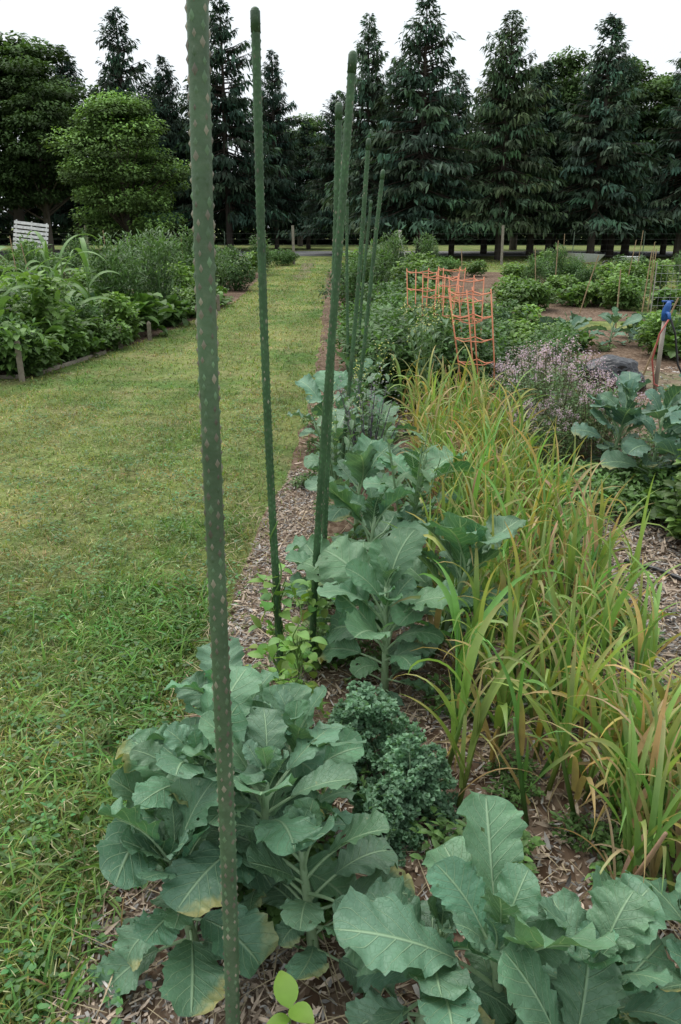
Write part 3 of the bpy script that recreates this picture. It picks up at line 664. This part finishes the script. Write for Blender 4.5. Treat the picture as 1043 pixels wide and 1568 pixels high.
for i,(x,y,h,w) in enumerate([(-14.4,58,14.7,.95),(-12.0,60,12.4,.85),(-7.45,56,14.9,.95),(-4.6,60,12.7,.8),(1.4,44,11.3,.85),(4.0,42,11.6,1.05),(3.0,47,9.9,1.),(8.0,42,11.0,.95),(12.7,42,10.8,1.1),(6.3,47,9.4,1.1),(17.5,43,11,1.),(21.5,43,11.5,1.),(26,45,11.5,1.),
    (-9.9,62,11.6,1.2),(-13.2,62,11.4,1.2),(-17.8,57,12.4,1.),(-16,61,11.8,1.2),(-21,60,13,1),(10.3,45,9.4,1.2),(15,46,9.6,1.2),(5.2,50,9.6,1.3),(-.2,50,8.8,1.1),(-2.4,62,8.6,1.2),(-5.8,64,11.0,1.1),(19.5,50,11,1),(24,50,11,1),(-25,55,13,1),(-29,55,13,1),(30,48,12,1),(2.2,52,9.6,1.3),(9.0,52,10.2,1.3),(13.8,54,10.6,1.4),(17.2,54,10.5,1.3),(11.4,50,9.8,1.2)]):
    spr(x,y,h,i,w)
def decid_mesh(name,seed,H,Rc,zc,col,nl,ls,ncl,tier=0.55,trunk=.2,cr=(.17,.30),topy=0.,lo=.4):
    r=np.random.default_rng(seed);mb=MB()
    tube(mb,[(0,0,0),(.05,0,H*.25),(0,.05,H*.5),(0,0,H*.8)],[trunk,trunk*.8,trunk*.5,trunk*.15],9,C=(.10,.085,.07))
    hz=(H-zc)/2;cz=zc+hz
    d=r.normal(0,1,(ncl,3));d/=np.linalg.norm(d,axis=1)[:,None];d*=(r.uniform(.5,1,ncl)[:,None])
    cs=Rc*r.uniform(cr[0],cr[1],ncl)
    cb=r.uniform(.65,1.3,ncl)
    tp=1-topy*np.clip(d[:,2],0,1)+topy*.25*np.clip(-d[:,2],0,1)
    C=np.stack([d[:,0]*Rc*.85*tp,d[:,1]*Rc*.85*tp,cz+d[:,2]*hz*.88],1)
    for i in range(min(ncl,30)):
        a=C[i];z0=zc*.7+.5*(a[2]-zc*.7);tube(mb,[(0,0,max(z0,.5)),(a[0]*.5,a[1]*.5,(z0+a[2])/2),tuple(a)],[trunk*.3,trunk*.18,.015],5,C=(.08,.065,.05),cap=False)
    k=r.integers(0,ncl,nl);o=r.normal(0,1,(nl,3));o/=np.linalg.norm(o,axis=1)[:,None];o*=(r.random(nl)**.3)[:,None]
    o[:,2]=np.where(o[:,2]<0,o[:,2]*.3,o[:,2]);
    P=C[k]+o*cs[k][:,None]*np.array([1.15,1.15,tier])
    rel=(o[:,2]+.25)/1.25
    c=np.outer(cb[k]*(lo+(1.35-lo)*np.clip(rel,0,1))*r.uniform(.75,1.25,nl),col)  # lower leaves of each clump darkened: shadow between tiers painted into the colour
    ribbons(mb,P,ls*r.uniform(.6,1.3,nl),ls*.65*r.uniform(.7,1.3,nl),np.arctan2(o[:,1],o[:,0])+r.normal(0,.8,nl),r.normal(.0,.35,nl),r.uniform(.3,1.2,nl),nv=3,fold=0,twist=r.normal(0,.4,nl),c0=c*.9,c1=c*1.1)
    return mb.mesh(name,M_far)
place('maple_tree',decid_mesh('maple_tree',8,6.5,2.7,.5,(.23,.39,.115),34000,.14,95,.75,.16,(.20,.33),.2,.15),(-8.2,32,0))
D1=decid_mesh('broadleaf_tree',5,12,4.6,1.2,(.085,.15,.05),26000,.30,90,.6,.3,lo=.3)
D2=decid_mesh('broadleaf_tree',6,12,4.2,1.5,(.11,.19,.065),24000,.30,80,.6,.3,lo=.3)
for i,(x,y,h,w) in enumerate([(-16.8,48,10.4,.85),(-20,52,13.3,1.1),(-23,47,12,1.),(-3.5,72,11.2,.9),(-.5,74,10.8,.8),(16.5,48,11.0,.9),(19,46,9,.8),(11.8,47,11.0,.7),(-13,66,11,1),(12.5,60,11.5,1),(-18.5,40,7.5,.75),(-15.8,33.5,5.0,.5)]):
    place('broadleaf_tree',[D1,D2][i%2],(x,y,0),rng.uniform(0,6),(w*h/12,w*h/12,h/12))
mb=MB();r=np.random.default_rng(44);n=62000
x=r.uniform(-75,75,n);y=76+r.uniform(0,12,n)-.002*x**2;top=6.5+1.6*np.sin(x*.35)+1.1*np.sin(x*.9+1)+.8*np.sin(x*2.1);z=r.random(n)**1.5*top
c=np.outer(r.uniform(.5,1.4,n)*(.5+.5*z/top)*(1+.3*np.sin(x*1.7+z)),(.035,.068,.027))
ribbons(mb,np.stack([x,y,z],1),r.uniform(.4,.9,n),r.uniform(.35,.7,n),r.uniform(0,6.28,n),r.normal(-.2,.5,n),.5,nv=3,fold=0,c0=c)
mb.obj('background_woodland',M_far)
sh=[bush_mesh('shrub',R,1600,.16,(1.1,1.1,1.3),(.11,.21,.065),mat=M_far,nclump=18) for _ in range(2)]
for i in range(18): place('shrub',sh[i%2],(rng.uniform(-22,-10) if i%2 else rng.uniform(-8,-1.8),rng.uniform(33,38),0),rng.uniform(0,6),rng.uniform(.4,.8))
for i in range(5): place('shrub',sh[i%2],(rng.uniform(2,9),rng.uniform(27,31),0),rng.uniform(0,6),rng.uniform(.4,.6))

# ------------------------------------------------------------ light
w=bpy.data.worlds.new('World');sc.world=w;w.use_nodes=True;nt=w.node_tree;nt.nodes.clear()
sk=N(nt,'ShaderNodeTexSky',sky_type='NISHITA');sk.sun_disc=False;sk.sun_elevation=rad(62);sk.sun_rotation=rad(-40);sk.dust_density=6;sk.air_density=1
hs=N(nt,'ShaderNodeHueSaturation');hs.inputs['Saturation'].default_value=.3;nt.links.new(sk.outputs[0],hs.inputs['Color'])
c=mix(nt,.85,hs.outputs[0],(8.1,8.6,9.0))
b=N(nt,'ShaderNodeBackground');b.inputs[1].default_value=.135;nt.links.new(c,b.inputs[0])
o=N(nt,'ShaderNodeOutputWorld');nt.links.new(b.outputs[0],o.inputs[0])
l=bpy.data.lights.new('sun','SUN');l.energy=2.5;l.angle=rad(60);l.color=(1,.96,.89)
so=bpy.data.objects.new('sun',l);COL.objects.link(so)
el,ro=rad(62),rad(-40)
d=Vector((math.sin(ro)*math.cos(el),math.cos(ro)*math.cos(el),math.sin(el)))
so.rotation_euler=d.to_track_quat('Z','Y').to_euler()
# ------------------------------------------------------------ camera
cd=bpy.data.cameras.new('camera');cd.sensor_fit='VERTICAL';cd.sensor_height=23.5;cd.lens=18;cd.clip_end=2000;cd.clip_start=.02
co=bpy.data.objects.new('camera',cd);COL.objects.link(co);co.location=(0,0,1.6);co.rotation_euler=(rad(70),0,0);sc.camera=co
sc.view_settings.view_transform='Standard';sc.view_settings.look='None';sc.view_settings.exposure=0
print('polys',sum(len(o.data.polygons) for o in sc.objects if o.type=='MESH'))
